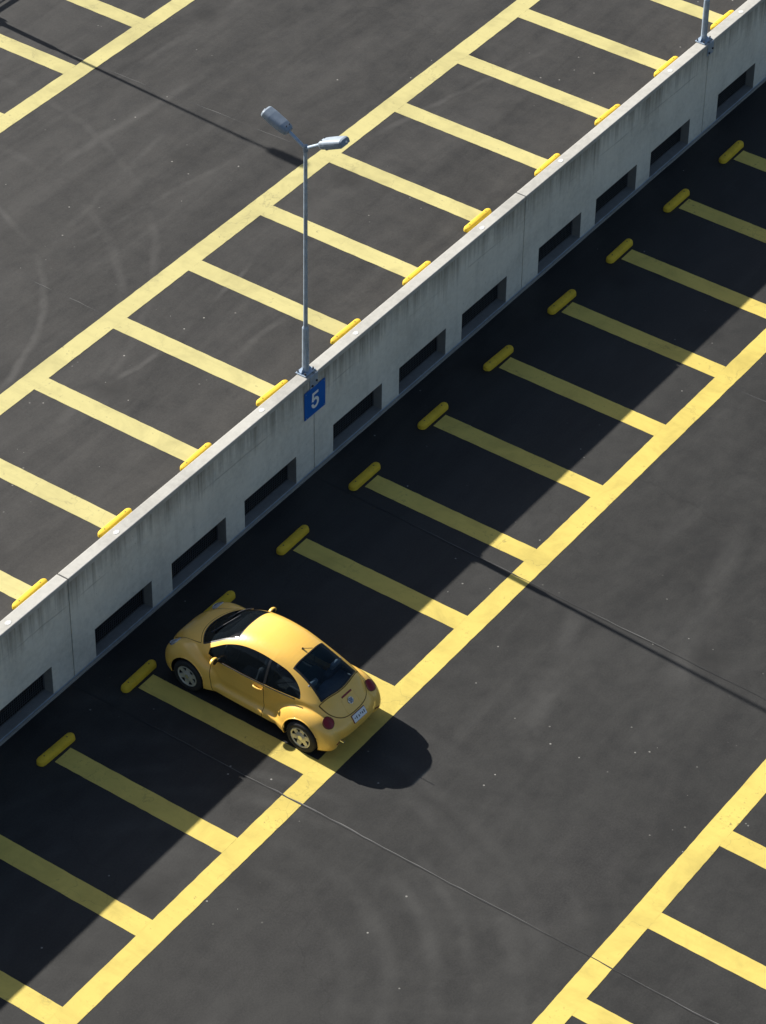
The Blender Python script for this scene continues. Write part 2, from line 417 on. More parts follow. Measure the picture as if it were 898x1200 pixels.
ZP = 0.004
strip('edge_line', 3*U, 34*U, yLo*U, yLi*U, ZP, PAINT_LOW, low)
strip('edge_line', 3*U, 34*U, yRi*U, yRo*U, ZP, PAINT_LOW, low)
for k in range(-5, 16):
    cx = (xl+k)*U
    strip('stall_line', cx-LW/2, cx+LW/2, yLi*U+0.0005, -0.47*U, ZP, PAINT_LOW, low)
for k in range(-4, 12):
    cx = (xR+k)*U
    strip('stall_line', cx-LW/2, cx+LW/2, -6.62*U, yRi*U-0.0005, ZP, PAINT_LOW, low)
ZQ = zu+0.004
strip('edge_line', 3*U, 34*U, yUi*U, yUo*U, ZQ, PAINT_UP, upp)
strip('edge_line', 3*U, 34*U, yFo*U, yFi*U, ZQ, PAINT_UP, upp)
for k in range(-5, 14):
    cx = (xu+k*pu)*U
    strip('stall_line', cx-LW/2, cx+LW/2, 0.40*U, yUi*U-0.0005, ZQ, PAINT_UP, upp)
for k in range(-3, 10):
    cx = (xF+k*pu)*U
    strip('stall_line', cx-LW/2, cx+LW/2, yFi*U+0.0005, 6.64*U, ZQ, PAINT_UP, upp)

# expansion joints across the decks (thin wavering seal with a gritty lip)
def joint(x0, skew, y0, y1, z, parent, w, seed, lips):
    rd = random.Random(seed)
    n = int(abs(y1-y0)/0.22); cx = 0; bm = bmesh.new(); a = []; b = []
    c = []
    for i in range(n+1):
        y = y0+(y1-y0)*i/n
        cx = 0.86*cx+rd.uniform(-0.010, 0.010)
        ww = w*rd.uniform(0.35, 1.25)
        x = x0+skew*(y-y0)+cx; c.append((x, y, ww))
        a.append(bm.verts.new((x-ww/2, y, z))); b.append(bm.verts.new((x+ww/2, y, z)))
    for i in range(n): bm.faces.new((a[i], b[i], b[i+1], a[i+1]))
    o = obj_bm('expansion_joint', bm, SEAL, parent)
    bm = bmesh.new()
    for (f0, f1, side, wl) in lips:
        prev = None
        for i in range(int(f0*n), int(f1*n)+1):
            x, y, ww = c[i]
            q = 0.002+wl*rd.uniform(0.3, 1.2)*math.sin(math.pi*min(1, max(0, (i/n-f0)/(f1-f0))))
            e0 = x+side*(ww/2+0.002); e1 = e0+side*q
            v = (bm.verts.new((e0, y, z+0.0012)), bm.verts.new((e1, y, z+0.0012)))
            if prev: bm.faces.new((prev[0], prev[1], v[1], v[0]))
            prev = v
    if lips: obj_bm('joint_lip', bm, GRIT, o)
    else: bm.free()
    return o
jl = 0.0085
joint(12.80*U, 0.0, -0.05*U, -8.2*U, jl, low, 0.021, 1, [(0.10, 0.55, 1, 0.017), (0.62, 0.85, 1, 0.012)])
joint(15.93*U, 0.026, -0.05*U, -8.2*U, jl, low, 0.020, 2, [(0.12, 0.26, 1, 0.015), (0.34, 0.44, 1, 0.012)])
joint(19.10*U, 0.03, -0.05*U, -8.2*U, 0.0015, low, 0.022, 3, [(0.3, 0.36, 1, 0.012)])
joint(22.21*U, 0.02, -0.05*U, -8.2*U, 0.0015, low, 0.022, 4, [])
joint(9.72*U, 0.0, -0.05*U, -8.2*U, jl, low, 0.026, 5, [])
ju = zu+0.0015
joint(16.02*U, 0.01, 0.12*U, 7.0*U, ju, upp, 0.020, 6, [(0.34, 0.38, 1, 0.020), (0.40, 0.43, 1, 0.014)])
joint(19.15*U, -0.018, 0.12*U, 7.0*U, ju, upp, 0.018, 7, [(0.36, 0.42, 1, 0.010), (0.45, 0.52, 1, 0.012), (0.60, 0.66, 1, 0.012), (0.70, 0.74, 1, 0.010)])
joint(22.24*U, 0.0, 0.12*U, 7.0*U, ju, upp, 0.018, 8, [])
joint(12.88*U, 0.0, 0.12*U, 7.0*U, ju, upp, 0.018, 9, [])

# ------------------------------------------------------------------ dividing wall
wall = empty('concrete_wall', (xj*U, 0, 0))
tag(wall, 'long weathered grey concrete wall with a row of dark low openings between the two decks', 'wall')
W0 = Vector((xj*U, 0, 0))
WZ0, WZ1 = 0.05, 0.692                # opening sill and head
OW = 0.702*U
offs = [0.262, 1.219, 2.171]

def wall_panel(x0, x1):
    xs = [x0]; holes = []
    for o in offs:
        a = x0+o*U; xs += [a, a+OW]; holes.append(a)
    xs.append(x1)
    zs = [-0.03, WZ0, WZ1, zH-0.10]
    y0, y1 = 0.0, TH
    nx, nz = len(xs)-1, 3
    bm = bmesh.new(); cache = {}
    def V(i, j, k):
        key = (i, j, k)
        if key not in cache:
            cache[key] = bm.verts.new((xs[i]-W0.x, (y0, y1)[k], zs[j]))
        return cache[key]
    solid = lambda i, j: 0 <= i < nx and 0 <= j < nz and not (j == 1 and i % 2 == 1)
    for i in range(nx):
        for j in range(nz):
            if not solid(i, j): continue
            for k in (0, 1): bm.faces.new((V(i, j, k), V(i+1, j, k), V(i+1, j+1, k), V(i, j+1, k)))
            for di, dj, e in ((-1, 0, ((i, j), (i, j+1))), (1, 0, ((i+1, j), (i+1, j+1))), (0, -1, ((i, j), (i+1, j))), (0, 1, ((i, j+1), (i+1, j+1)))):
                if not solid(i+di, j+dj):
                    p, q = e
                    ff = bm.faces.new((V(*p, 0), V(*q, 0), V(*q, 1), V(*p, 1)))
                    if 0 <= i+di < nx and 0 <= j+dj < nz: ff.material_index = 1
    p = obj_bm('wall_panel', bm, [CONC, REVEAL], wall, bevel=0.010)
    # coping piece on the panel
    bm = bmesh.new()
    n = int((x1-x0)/0.5); 
    box(bm, x0-W0.x, x1-W0.x, -0.012, TH+0.012, zH-0.0985, zH)
    obj_bm('coping', bm, COPE, p, bevel=0.014)
    # wire mesh set at the back of each opening
    for a in holes:
        bm = bmesh.new(); yb = TH-0.015
        m = 0.055
        box(bm, a-W0.x+0.002, a+OW-W0.x-0.002, yb-0.012, yb, WZ0+0.002, WZ0+0.03)
        box(bm, a-W0.x+0.002, a+OW-W0.x-0.002, yb-0.012, yb, WZ1-0.03, WZ1-0.002)
        for e in (a+0.002, a+OW-0.032): box(bm, e-W0.x, e+0.03-W0.x, yb-0.012, yb, WZ0+0.031, WZ1-0.031)
        x = a+m
        while x < a+OW-m:
            box(bm, x-W0.x-0.004, x-W0.x+0.004, yb-0.010, yb-0.006, WZ0+0.031, WZ1-0.031); x += m
        z = WZ0+0.03+m
        while z < WZ1-m:
            box(bm, a-W0.x+0.033, a+OW-W0.x-0.033, yb-0.0055, yb-0.002, z-0.004, z+0.004); z += m
        obj_bm('opening_grille', bm, GRILLE, p)
    # pale mortar plugs over the lifting anchors
    for o in (0.635, pj-0.635):
        bm = bmesh.new(); cx = x0-W0.x+o*U+random.uniform(-.02, .02); cy = TH/2+random.uniform(-.015, .015); N = 18
        top = [bm.verts.new((cx+0.066*random.uniform(.85, 1.1)*math.cos(2*math.pi*i/N), cy+0.050*random.uniform(.85, 1.1)*math.sin(2*math.pi*i/N), zH+0.004)) for i in range(N)]
        bot = [bm.verts.new((v.co.x, v.co.y, zH-0.01)) for v in top]
        bm.faces.new(top)
        for i in range(N): bm.faces.new((top[i], bot[i], bot[(i+1) % N], top[(i+1) % N]))
        obj_bm('mortar_plug', bm, MORTAR, p)
    return p

for k in range(-3, 7):
    wall_panel((xj+k*pj)*U+0.011, (xj+(k+1)*pj)*U-0.011)
    bm = bmesh.new(); x = (xj+k*pj)*U-W0.x
    box(bm, x-0.0105, x+0.0105, 0.030, TH-0.03, 0, zH-0.03)
    obj_bm('joint_filler', bm, SEAL, wall)
bm = bmesh.new()
x0, x1 = (xj-3*pj)*U-W0.x, (xj+7*pj)*U-W0.x
n = 120
prof = [(-0.014, -0.01), (-0.062, -0.01), (-0.060, 0.022), (-0.034, 0.034), (-0.014, 0.036)]
rings = [[bm.verts.new((x0+(x1-x0)*i/n, y*1.0+random.uniform(-.003, .003), z)) for (y, z) in prof] for i in range(n+1)]
for a, b in zip(rings[:-1], rings[1:]):
    for i in range(len(prof)): bm.faces.new((a[i], a[(i+1) % 5], b[(i+1) % 5], b[i]))
obj_bm('foot_strip', bm, STRIP, wall)
bm = bmesh.new()
box(bm, x0, x1, -0.013, -0.001, 0.0, 0.046)
obj_bm('foot_flashing', bm, GALV, wall)

# ------------------------------------------------------------------ railing at the far edge of the upper deck
rail = empty('guard_rail', (19*U, FARY-0.12, zu))
tag(rail, 'low grey steel guard rail along the far edge of the upper deck', 'railing')
bm = bmesh.new(); box(bm, XA-19*U, XB-19*U, -0.03, 0.03, 0.985, 1.045); obj_bm('top_rail', bm, GALV, rail)
for z in (0.90, 0.55, 0.25):
    bm = bmesh.new(); tube(bm, (XA-19*U, 0, z), (XB-19*U, 0, z), 0.014, n=8); obj_bm('rail_bar', bm, GALV, rail, smooth=True)
x = XA-19*U+0.4
while x < XB-19*U:
    bm = bmesh.new(); box(bm, x-0.02, x+0.02, -0.02, 0.02, 0.0, 0.984); obj_bm('rail_post', bm, GALV, rail); x += pj*U/3

# ------------------------------------------------------------------ wheel stops
def stop_mesh():
    bm = bmesh.new(); L, Wd, H = 0.90, 0.092, 0.118
    # lofted capsule: rounded section with rounded ends
    N = 14; secs = []
    xs = [-L/2 + 0.09*(1-math.cos(t*math.pi/2)) for t in np.linspace(0.12, 1, 7)] + list(np.linspace(-L/2+0.1, L/2-0.1, 8)) + [L/2-0.09*(1-math.cos(t*math.pi/2)) for t in np.linspace(1, 0.12, 7)]
    for x in xs:
        e = max(0.0, (abs(x)-(L/2-0.09))/0.09); s = math.sqrt(max(0.02, 1-e*e))
        sec = []
        for i in range(N+1):
            a = math.pi*i/N
            y = Wd*s*math.copysign(abs(math.cos(a))**0.75, math.cos(a)); z = 0.0+H*(0.55+0.45*s)*abs(math.sin(a))**0.6
            sec.append(bm.verts.new((x, y, z)))
        secs.append(sec)
    for a, b in zip(secs[:-1], secs[1:]):
        for i in range(N): bm.faces.new((a[i], a[i+1], b[i+1], b[i]))
    bm.faces.new(secs[0]); bm.faces.new(secs[-1][::-1])
    return bm
stop0 = obj_bm('wheel_stop', stop_mesh(), STOPY, None, smooth=True)
bm = bmesh.new()
tube(bm, (0, 0, 0), (0, 0, 0.010), 0.014, n=12)
bolt0 = obj_bm('anchor_bolt', bm, simple('rusty_bolt', (0.16, 0.11, 0.04), 0.7), stop0); bolt0.location = (-0.29, 0, 0.1125)
bolt1 = bolt0.copy(); COL.objects.link(bolt1); bolt1.parent = stop0; bolt1.location = (0.29, 0, 0.1125)
STOPS = []
low_x = {-1: 11.16, 0: 12.1615, 1: 13.1585, 2: 14.160, 3: 15.156, 4: 16.1585, 5: 17.1596, 6: 18.161, 7: 19.18, 8: 20.144, 9: 21.14, 10: 22.141}
ordn = ['first', 'second', 'third', 'fourth', 'fifth', 'sixth', 'seventh', 'eighth', 'ninth', 'tenth', 'eleventh']
for k, x in low_x.items():
    if k < 0: continue
    if k == 0: lab = 'yellow wheel stop in the wall shade, two bay lines left of the car'
    elif k == 1: lab = 'yellow wheel stop at the end of the line beside the car  front wheel'
    elif k == 2: lab = 'yellow wheel stop in the wall shade, half hidden behind the bonnet of the car'
    else: lab = '%s shaded yellow wheel stop to the right of the car' % ordn[k-3]
    STOPS.append((x, -0.402, 0.0, lab, 'wheel stops on the lower deck'))
up_x = [(12.918, 0.447), (13.960, 0.452), (14.985, 0.4405), (16.020, 0.445), (17.065, 0.449), (18.112, 0.441), (19.089, 0.466), (20.192, 0.441), (21.219, 0.4405), (22.255, 0.438), (23.299, 0.435)]
for k, (x, y) in enumerate(up_x):
    if k <= 3: lab = '%s sunlit yellow wheel stop left of the lamp post above the sign' % ordn[3-k]
    else: lab = '%s sunlit yellow wheel stop right of the lamp post above the sign' % ordn[k-4]
    STOPS.append((x, y+0.004, zu, lab, 'wheel stops on the upper deck'))
for i, (x, y, z, lab, grp) in enumerate(STOPS):
    if i == 0: o = stop0
    else:
        o = stop0.copy(); COL.objects.link(o)
        for b in (bolt0, bolt1):
            c = b.copy(); COL.objects.link(c); c.parent = o
    o.location = (x*U, y*U, z+0.002)
    o.scale = (1, 0.84, 0.80) if z > 0.5 else (1, 1, 0.95)
    o.rotation_euler = (0, 0, random.uniform(-0.03, 0.03) + (0.035 if 'sunlit' in lab and i == 17 else 0))
    tag(o, lab, 'wheel stop', grp)

# ------------------------------------------------------------------ lamp posts
def lamp_post(loc, lean, label, bracket=True, Ht=4.93, heads=(1, -1)):
    root = empty('lamp_post', loc); tag(root, label, 'street lamp', 'lamp posts on the car park')
    root.rotation_euler = (0, lean, 0)
    bm = bmesh.new(); box(bm, -0.16, 0.16, -0.115, 0.115, 0.0, 0.022); obj_bm('base_plate', bm, GALV, root, bevel=0.004)
    for sx in (-1, 1):
        for sy in (-1, 1):
            bm = bmesh.new(); tube(bm, (sx*0.125, sy*0.08, 0.0225), (sx*0.125, sy*0.08, 0.065), 0.017, n=6); obj_bm('bolt', bm, DARKM, root)
    bm = bmesh.new()
    lz = [(0.023, 0.066), (1.00, 0.063), (1.05, 0.042)]
    for (za, ra), (zb, rb) in zip(lz[:-1], lz[1:]): tube(bm, (0, 0, za), (0, 0, zb), ra, rb, n=20, caps=False)
    bm2 = bm
    for k in range(4):
        pass
    box(bm, -0.012, 0.012, -0.067, -0.0625, 0.25, 0.55)
    obj_bm('pole_sleeve', bm, GALV, root, smooth=False)
    for k in range(2):
        bm = bmesh.new(); s = 1 if k else -1
        vs = [bm.verts.new(c) for c in ((s*0.064, -0.004, 0.0225), (s*0.150, -0.004, 0.0225), (s*0.064, -0.004, 0.15), (s*0.064, 0.004, 0.0225), (s*0.150, 0.004, 0.0225), (s*0.064, 0.004, 0.15))]
        bm.faces.new(vs[:3]); bm.faces.new(vs[3:][::-1])
        for a, b in ((0, 1), (1, 2), (2, 0)): bm.faces.new((vs[a], vs[b], vs[b+3], vs[a+3]))
        obj_bm('gusset', bm, GALV, root)
    bm = bmesh.new(); tube(bm, (0, 0, 1.045), (0, 0, Ht), 0.041, 0.034, n=20); obj_bm('pole', bm, GALV, root, smooth=False)
    bm = bmesh.new(); tube(bm, (0, 0, Ht-0.10), (0, 0, Ht+0.025), 0.046, n=18); tube(bm, (0, 0, Ht+0.025), (0, 0, Ht+0.04), 0.046, 0.02, n=18); obj_bm('pole_cap', bm, HEADM, root)
    for s in heads:
        ta = R(31 if s > 0 else 33)
        d = Vector((0, s*math.cos(ta), math.sin(ta)))
        p0 = Vector((0, 0, Ht-0.04)); p1 = p0+d*0.44
        bm = bmesh.new(); tube(bm, p0, p1, 0.032, 0.029, n=12); obj_bm('arm', bm, GALV, root, smooth=False)
        th = R(24 if s > 0 else 26)
        dh = Vector((0, s*math.cos(th), math.sin(th))); up = Vector((0, -s*math.sin(th), math.cos(th))); rt = dh.cross(up)
        M = Matrix.Translation(p1-dh*0.03) @ Matrix(((rt.x, dh.x, up.x), (rt.y, dh.y, up.y), (rt.z, dh.z, up.z))).to_4x4()
        # housing: lofted canopy, flat below, arched above, narrower at the neck
        bm = bmesh.new(); secs = []
        for (y, w, h, b) in ((0.0, 0.085, 0.060, -0.045), (0.05, 0.115, 0.082, -0.060), (0.16, 0.128, 0.090, -0.066), (0.42, 0.136, 0.088, -0.066), (0.54, 0.130, 0.080, -0.058), (0.575, 0.112, 0.060, -0.046)):
            sec = []
            for i in range(13):
                a = math.pi*i/12
                sec.append(bm.verts.new(M @ Vector((w*math.copysign(abs(math.cos(a))**0.55, math.cos(a)), y, h*abs(math.sin(a))**0.7))))
            sec.append(bm.verts.new(M @ Vector((-w*0.93, y, b)))); sec.append(bm.verts.new(M @ Vector((w*0.93, y, b))))
            secs.append(sec)
        for A, B in zip(secs[:-1], secs[1:]):
            for i in range(len(A)): bm.faces.new((A[i], A[(i+1) % len(A)], B[(i+1) % len(B)], B[i]))
        bm.faces.new(secs[0]); bm.faces.new(secs[-1][::-1])
        hd = obj_bm('lamp_head', bm, HEADM, root, smooth=False, bevel=0.006)
        bm = bmesh.new(); box(bm, -0.105, 0.105, 0.20, 0.52, -0.083, -0.0665, M); obj_bm('lamp_lens', bm, LENS, hd, bevel=0.008)
        bm = bmesh.new(); box(bm, -0.05, 0.05, 0.09, 0.15, -0.110, -0.067, M); obj_bm('gear_box', bm, DARKM, hd, bevel=0.006)
        for q in (-0.045, 0.045):
            bm = bmesh.new(); tube(bm, M @ Vector((q, 0.075, 0.06)), M @ Vector((q, 0.075, 0.105)), 0.012, n=8)
            obj_bm('clamp_screw', bm, DARKM, hd)
        bm = bmesh.new(); tube(bm, M @ Vector((0, 0.574, 0.0)), M @ Vector((0, 0.60, 0.0)), 0.018, n=8); obj_bm('latch', bm, WHITE, hd)
    if bracket:
        bm = bmesh.new(); box(bm, -0.11, 0.13, -0.175, -0.162, -0.30, -0.002)
        br = obj_bm('wall_bracket', bm, GALV, root, bevel=0.003)
        br.location = (0.02, TH/2*0+0.0, 0)
        for (bx, bz) in ((-0.055, -0.235), (0.075, -0.175)):
            bm = bmesh.new(); tube(bm, (bx, -0.176, bz), (bx, -0.200, bz), 0.022, n=6); obj_bm('bracket_bolt', bm, DARKM, br)
    return root
PZ = zH+0.002
# the bracket hangs from the plate down the wall face
lamp_post((15.966*U+0.02, TH/2+0.045, PZ), R(0.55), 'tall grey twin-headed lamp post above the blue numbered sign on the wall')
lamp_post((xj+3*pj)*U and ((xj+3*pj)*U, TH/2+0.045, PZ), 0.0, 'grey lamp post on the wall at the top right corner, only its foot in view')
fl = lamp_post((19.14*U, FARY-0.42, zu+0.99), 0.0, 'grey single-headed lamp post on the far edge of the upper deck beside the guard rail', bracket=False, Ht=4.24, heads=(-1,))
bm = bmesh.new(); box(bm, -0.16, 0.16, -0.14, 0.14, -0.99, -0.002); obj_bm('footing_post', bm, COPE, fl, bevel=0.01)

# ------------------------------------------------------------------ sign
sg = empty('number_sign', (15.997*U, -0.014, 0.758*U))
tag(sg, 'blue square sign with a white number 5 on the wall under the lamp post', 'sign')
bm = bmesh.new(); box(bm, -0.322, 0.322, -0.010, 0.0, -0.318, 0.318); obj_bm('sign_plate', bm, BLUE, sg, bevel=0.004)
def five(bm, cx, cz, w, h, y):
    # bold numeral drawn as a quad strip
    def strip_(pa, pb):
        va = [bm.verts.new((cx+a[0]*w, y, cz+a[1]*h)) for a in pa]; vb = [bm.verts.new((cx+b[0]*w, y, cz+b[1]*h)) for b in pb]
        for i in range(len(va)-1): bm.faces.new((va[i], va[i+1], vb[i+1], vb[i]))
    outer = []; inner = []
    for i in range(25):
        a = R(150-i*(330)/24)
        outer.append((0.0+0.5*math.cos(a), -0.165+0.335*math.sin(a))); inner.append((-0.01+0.24*math.cos(a), -0.165+0.175*math.sin(a)))
    strip_(outer, inner)
    y2 = y-0.0006
    va = [(-0.40, 0.5), (0.42, 0.5), (0.42, 0.335), (-0.19, 0.335), (-0.235, -0.02), (-0.47, 0.0)]
    # top bar and stem
    q = [bm.verts.new((cx+a*w, y2, cz+b*h)) for a, b in ((-0.38, 0.5), (0.42, 0.5), (0.42, 0.34), (-0.40, 0.34))]; bm.faces.new(q)
    q = [bm.verts.new((cx+a*w, y2, cz+b*h)) for a, b in ((-0.395, 0.34), (-0.16, 0.34), (-0.205, 0.0), (-0.455, -0.03))]; bm.faces.new(q)
bm = bmesh.new(); five(bm, 0.0, 0.0, 0.235, 0.375, -0.0125); obj_bm('number_five', bm, WHITE, sg)
for sx in (-1, 1):
    for sz in (-1, 1):
        bm = bmesh.new(); tube(bm, (sx*0.28, -0.0105, sz*0.275), (sx*0.28, -0.017, sz*0.275), 0.010, n=8); obj_bm('sign_screw', bm, GALV, sg)

# ------------------------------------------------------------------ the car: an implicit surface, cut into panels
def smin(a, b, k):
    h = np.maximum(k-np.abs(a-b), 0)/k
    return np.minimum(a, b)-h*h*k*0.25
def smax(a, b, k): return -smin(-a, -b, k)

ctrl = np.array([(-1.72, .24), (-1.81, .34), (-1.855, .46), (-1.835, .58), (-1.775, .70), (-1.68, .83), (-1.56, .965), (-1.40, 1.095), (-1.16, 1.245), (-0.86, 1.378),
                 (-0.50, 1.470), (-0.10, 1.505), (0.28, 1.467), (0.62, 1.342), (0.92, 1.145), (1.15, 1.000), (1.38, .920), (1.60, .835), (1.77, .720), (1.87, .590), (1.92, .44), (1.87, .28), (1.75, .22), (0.0, .20), (-1.6, .21)])
def catmull(P, n):
    out = []
    N = len(P)
    for i in range(N):
        p0, p1, p2, p3 = P[i-1], P[i], P[(i+1) % N], P[(i+2) % N]
        for t in np.linspace(0, 1, n, endpoint=False):
            out.append(0.5*((2*p1)+(-p0+p2)*t+(2*p0-5*p1+4*p2-p3)*t*t+(-p0+3*p1-3*p2+p3)*t**3))
    return np.array(out)
PROF = catmull(ctrl, 5)
def poly_sdf(px, pz):
    shp = px.shape; px = px.ravel(); pz = pz.ravel()
    d = np.full(px.shape, 1e9); ins = np.zeros(px.shape, bool)
    N = len(PROF)
    for i in range(N):
        ax, az = PROF[i]; bx, bz = PROF[(i+1) % N]
        ex, ez = bx-ax, bz-az; L = ex*ex+ez*ez
        if L < 1e-12: continue
        wx, wz = px-ax, pz-az
        t = np.clip((wx*ex+wz*ez)/L, 0, 1)
        d = np.minimum(d, (wx-t*ex)**2+(wz-t*ez)**2)
        if az != bz:
            c = (az > pz) != (bz > pz)
            ins ^= c & (px < (bx-ax)*(pz-az)/(bz-az)+ax)
    d = np.sqrt(d); d[ins] *= -1
    return d.reshape(shp)
GX = np.arange(-2.4, 2.4, 0.01); GZ = np.arange(-0.1, 1.9, 0.01)
_gx, _gz = np.meshgrid(GX, GZ, indexing='ij'); GS = poly_sdf(_gx, _gz)
def d_side(x, z):
    fx = np.clip((x+2.4)/0.01, 0, len(GX)-1.001); fz = np.clip((z+0.1)/0.01, 0, len(GZ)-1.001)
    i = fx.astype(int); j = fz.astype(int); u = fx-i; v = fz-j
    return (GS[i, j]*(1-u)*(1-v)+GS[i+1, j]*u*(1-v)+GS[i, j+1]*(1-u)*v+GS[i+1, j+1]*u*v)
def smooth_interp(x, xp, fp):
    # average a few shifted linear interpolations: no kinks
    return sum(np.interp(x+s, xp, fp) for s in (-.18, -.12, -.06, 0, .06, .12, .18))/7
def halfw(x, z):
    b = smooth_interp(x, [-2.1, -1.9, -1.6, -1.2, -.6, 0, .6, 1.0, 1.4, 1.8, 2.1], [.44, .51, .575, .635, .700, .722, .716, .680, .590, .50, .42])
    t = np.maximum(z-0.86, 0)
    tt = np.where(t < .12, t*t/.24, t-.06)
    roof = 0.43+np.where(x < 0, 0.13, 0.05)*np.clip(np.abs(x)-0.4, 0, 1)
    lo = np.maximum(0.55-z, 0)
    return b-roof*tt-0.15*lo
def d_cab(x, y, z): return (np.abs(y)-halfw(x, z))*0.93
def ell(x, y, z, c, r, n):
    q = (np.abs((x-c[0])/r[0])**n+np.abs((y-c[1])/r[1])**n+np.abs((z-c[2])/r[2])**n)**(1/n)
    return (q-1)*min(r)*1.05
def sdf(P):
    x, y, z = P[:, 0], P[:, 1], P[:, 2]; ay = np.abs(y)
    f = smax(d_side(x, z), d_cab(x, y, z), 0.27)
    f = smin(f, ell(x, y, z, (1.27, 0, .43), (.66, .80, .25), 2.5), 0.10)
    f = smin(f, ell(x, y, z, (-1.23, 0, .45), (.66, .82, .25), 2.5), 0.12)
    f = smin(f, ell(x, y, z, (0, 0, .285), (1.30, .775, .115), 4.0), 0.09)
    f = smin(f, ell(x, ay, z, (1.235, .590, .375), (.655, .272, .500), 2.15), 0.028)
    f = smin(f, ell(x, ay, z, (-1.215, .590, .375), (.640, .275, .490), 2.15), 0.028)
    f = smax(f, 0.20-z, 0.04)
    return f
def grad(P, e=0.004):
    g = np.stack([sdf(P+np.array(d)*e)-sdf(P-np.array(d)*e) for d in ((1, 0, 0), (0, 1, 0), (0, 0, 1))], 1)/(2*e)
    return g
def project(P, it=5):
    for _ in range(it):
        g = grad(P); d = sdf(P)
        P = P-g*(d/np.maximum((g*g).sum(1), 0.05))[:, None]
    return P
def normals(P):
    g = grad(P); return g/np.maximum(np.linalg.norm(g, axis=1), 1e-6)[:, None]

h = 0.024
ax = [np.arange(-2.16, 2.2, h), np.arange(-0.96, 0.98, h), np.arange(0.10, 1.62, h)]
gx, gy, gz = np.meshgrid(*ax, indexing='ij'); shp = gx.shape
F = sdf(np.stack([gx.ravel(), gy.ravel(), gz.ravel()], 1)).reshape(shp)
S = F < 0
cells = np.zeros(tuple(s-1 for s in shp), int); acc = np.zeros(cells.shape+(3,)); cnt = np.zeros(cells.shape)
def slc(o): return tuple(slice(oo, s-1+oo) for oo, s in zip(o, shp))
corners = [(i, j, k) for i in (0, 1) for j in (0, 1) for k in (0, 1)]
for a in corners:
    for axd in range(3):
        if a[axd] == 1: continue
        b = list(a); b[axd] = 1; b = tuple(b)
        fa, fb = F[slc(a)], F[slc(b)]; cr = (fa < 0) != (fb < 0)
        t = np.where(cr, fa/np.where(cr, fa-fb, 1), 0)
        for q in range(3):
            acc[..., q] += np.where(cr, a[q]+(t if q == axd else 0), 0)
        cnt += cr
act = cnt > 0
ids = -np.ones(cells.shape, int); ids[act] = np.arange(act.sum())
I = np.argwhere(act)
VP = np.array([ax[0][0], ax[1][0], ax[2][0]])+(I+acc[act]/cnt[act][:, None])*h
quads = []
for axd in range(3):
    b1, b2 = [q for q in range(3) if q != axd]
    A = S; sl0 = [slice(None)]*3; sl1 = [slice(None)]*3
    sl0[axd] = slice(0, -1); sl1[axd] = slice(1, None)
    cr = S[tuple(sl0)] != S[tuple(sl1)]
    E = np.argwhere(cr)
    E = E[(E[:, b1] > 0) & (E[:, b2] > 0)]
    def cid(d1, d2):
        e = E.copy(); e[:, b1] -= d1; e[:, b2] -= d2; return ids[e[:, 0], e[:, 1], e[:, 2]]
    q = np.stack([cid(1, 1), cid(0, 1), cid(0, 0), cid(1, 0)], 1)
    inside = S[E[:, 0], E[:, 1], E[:, 2]]
    flip = ~inside if axd != 1 else inside
    q[flip] = q[flip][:, ::-1]
    quads.append(q)
quads = np.concatenate(quads)
VP = project(VP)
TRI = np.concatenate([quads[:, [0, 1, 2]], quads[:, [0, 2, 3]]])

def split(V, T, tags, phi_fn, proj=True):
    """cut every triangle along phi = 0; returns V, T, tags and the sign of each triangle"""
    phi = phi_fn(V); phi = np.where(np.abs(phi) < 1e-5, 1e-5, phi)
    s = phi > 0; c = s[T].sum(1)
    keep = (c == 0) | (c == 3)
    newT = [T[keep]]; newtag = [tags[keep]]; newS = [s[T[keep][:, 0]]]
    X = T[~keep]; xt = tags[~keep]
    edge = {}; addv = []; nT = []; ntg = []; nS = []
    def ev(a, b):
        k = (a, b) if a < b else (b, a)
        if k not in edge:
            t = phi[k[0]]/(phi[k[0]]-phi[k[1]])
            edge[k] = len(V)+len(addv); addv.append(V[k[0]]+(V[k[1]]-V[k[0]])*t)
        return edge[k]
    for (a, b, c_), tg in zip(X, xt):
        v = [a, b, c_]
        ss = [s[q] for q in v]
        odd = [i for i in range(3) if ss.count(ss[i]) == 1][0]
        p, q, r = v[odd], v[(odd+1) % 3], v[(odd+2) % 3]
        m, n_ = ev(p, q), ev(p, r)
        nT += [(p, m, n_), (m, q, r), (m, r, n_)]; nS += [s[p], s[q], s[q]]; ntg += [tg]*3
    if addv:
        nv = np.array(addv); V = np.concatenate([V, nv])
        newT.append(np.array(nT)); newtag.append(np.array(ntg)); newS.append(np.array(nS))
    return V, np.concatenate(newT), np.concatenate(newtag), np.concatenate(newS)

WX = 1.245; WZ = 0.325; WR = 0.372
def xroof(y): return 0.44-0.42*y*y
def f_ws(P):
    x, y, z = P.T
    return np.minimum.reduce([-0.076-d_cab(x, y, z), x-xroof(y), (1.335-0.82*y*y)-x, z-0.80])
def f_rw(P):
    x, y, z = P.T
    e = np.minimum.reduce([-0.070-d_cab(x, y, z), (-0.775+0.05*y*y)-x, x-(-1.505+0.30*y*y), z-0.7])
    return e
def inset(x, z): return np.minimum(-d_side(x, z)-0.112, np.where(x < -0.12, 0.43*(1-np.sqrt(((x+0.12)/0.97)**2+((np.maximum(z-0.945, 0))/0.455)**2)), 1.0))
def f_sw(P):
    x, y, z = P.T
    return np.minimum.reduce([z-(0.955-0.012*(x+0.2)), inset(x, z), np.abs(y)-0.3, (0.88-x)*0.7, x+1.34])
def f_arch(P):
    x, y, z = P.T
    return np.minimum(WR-np.minimum(np.hypot(x-WX, z-WZ), np.hypot(x+WX, z-WZ)), np.abs(y)-0.47)
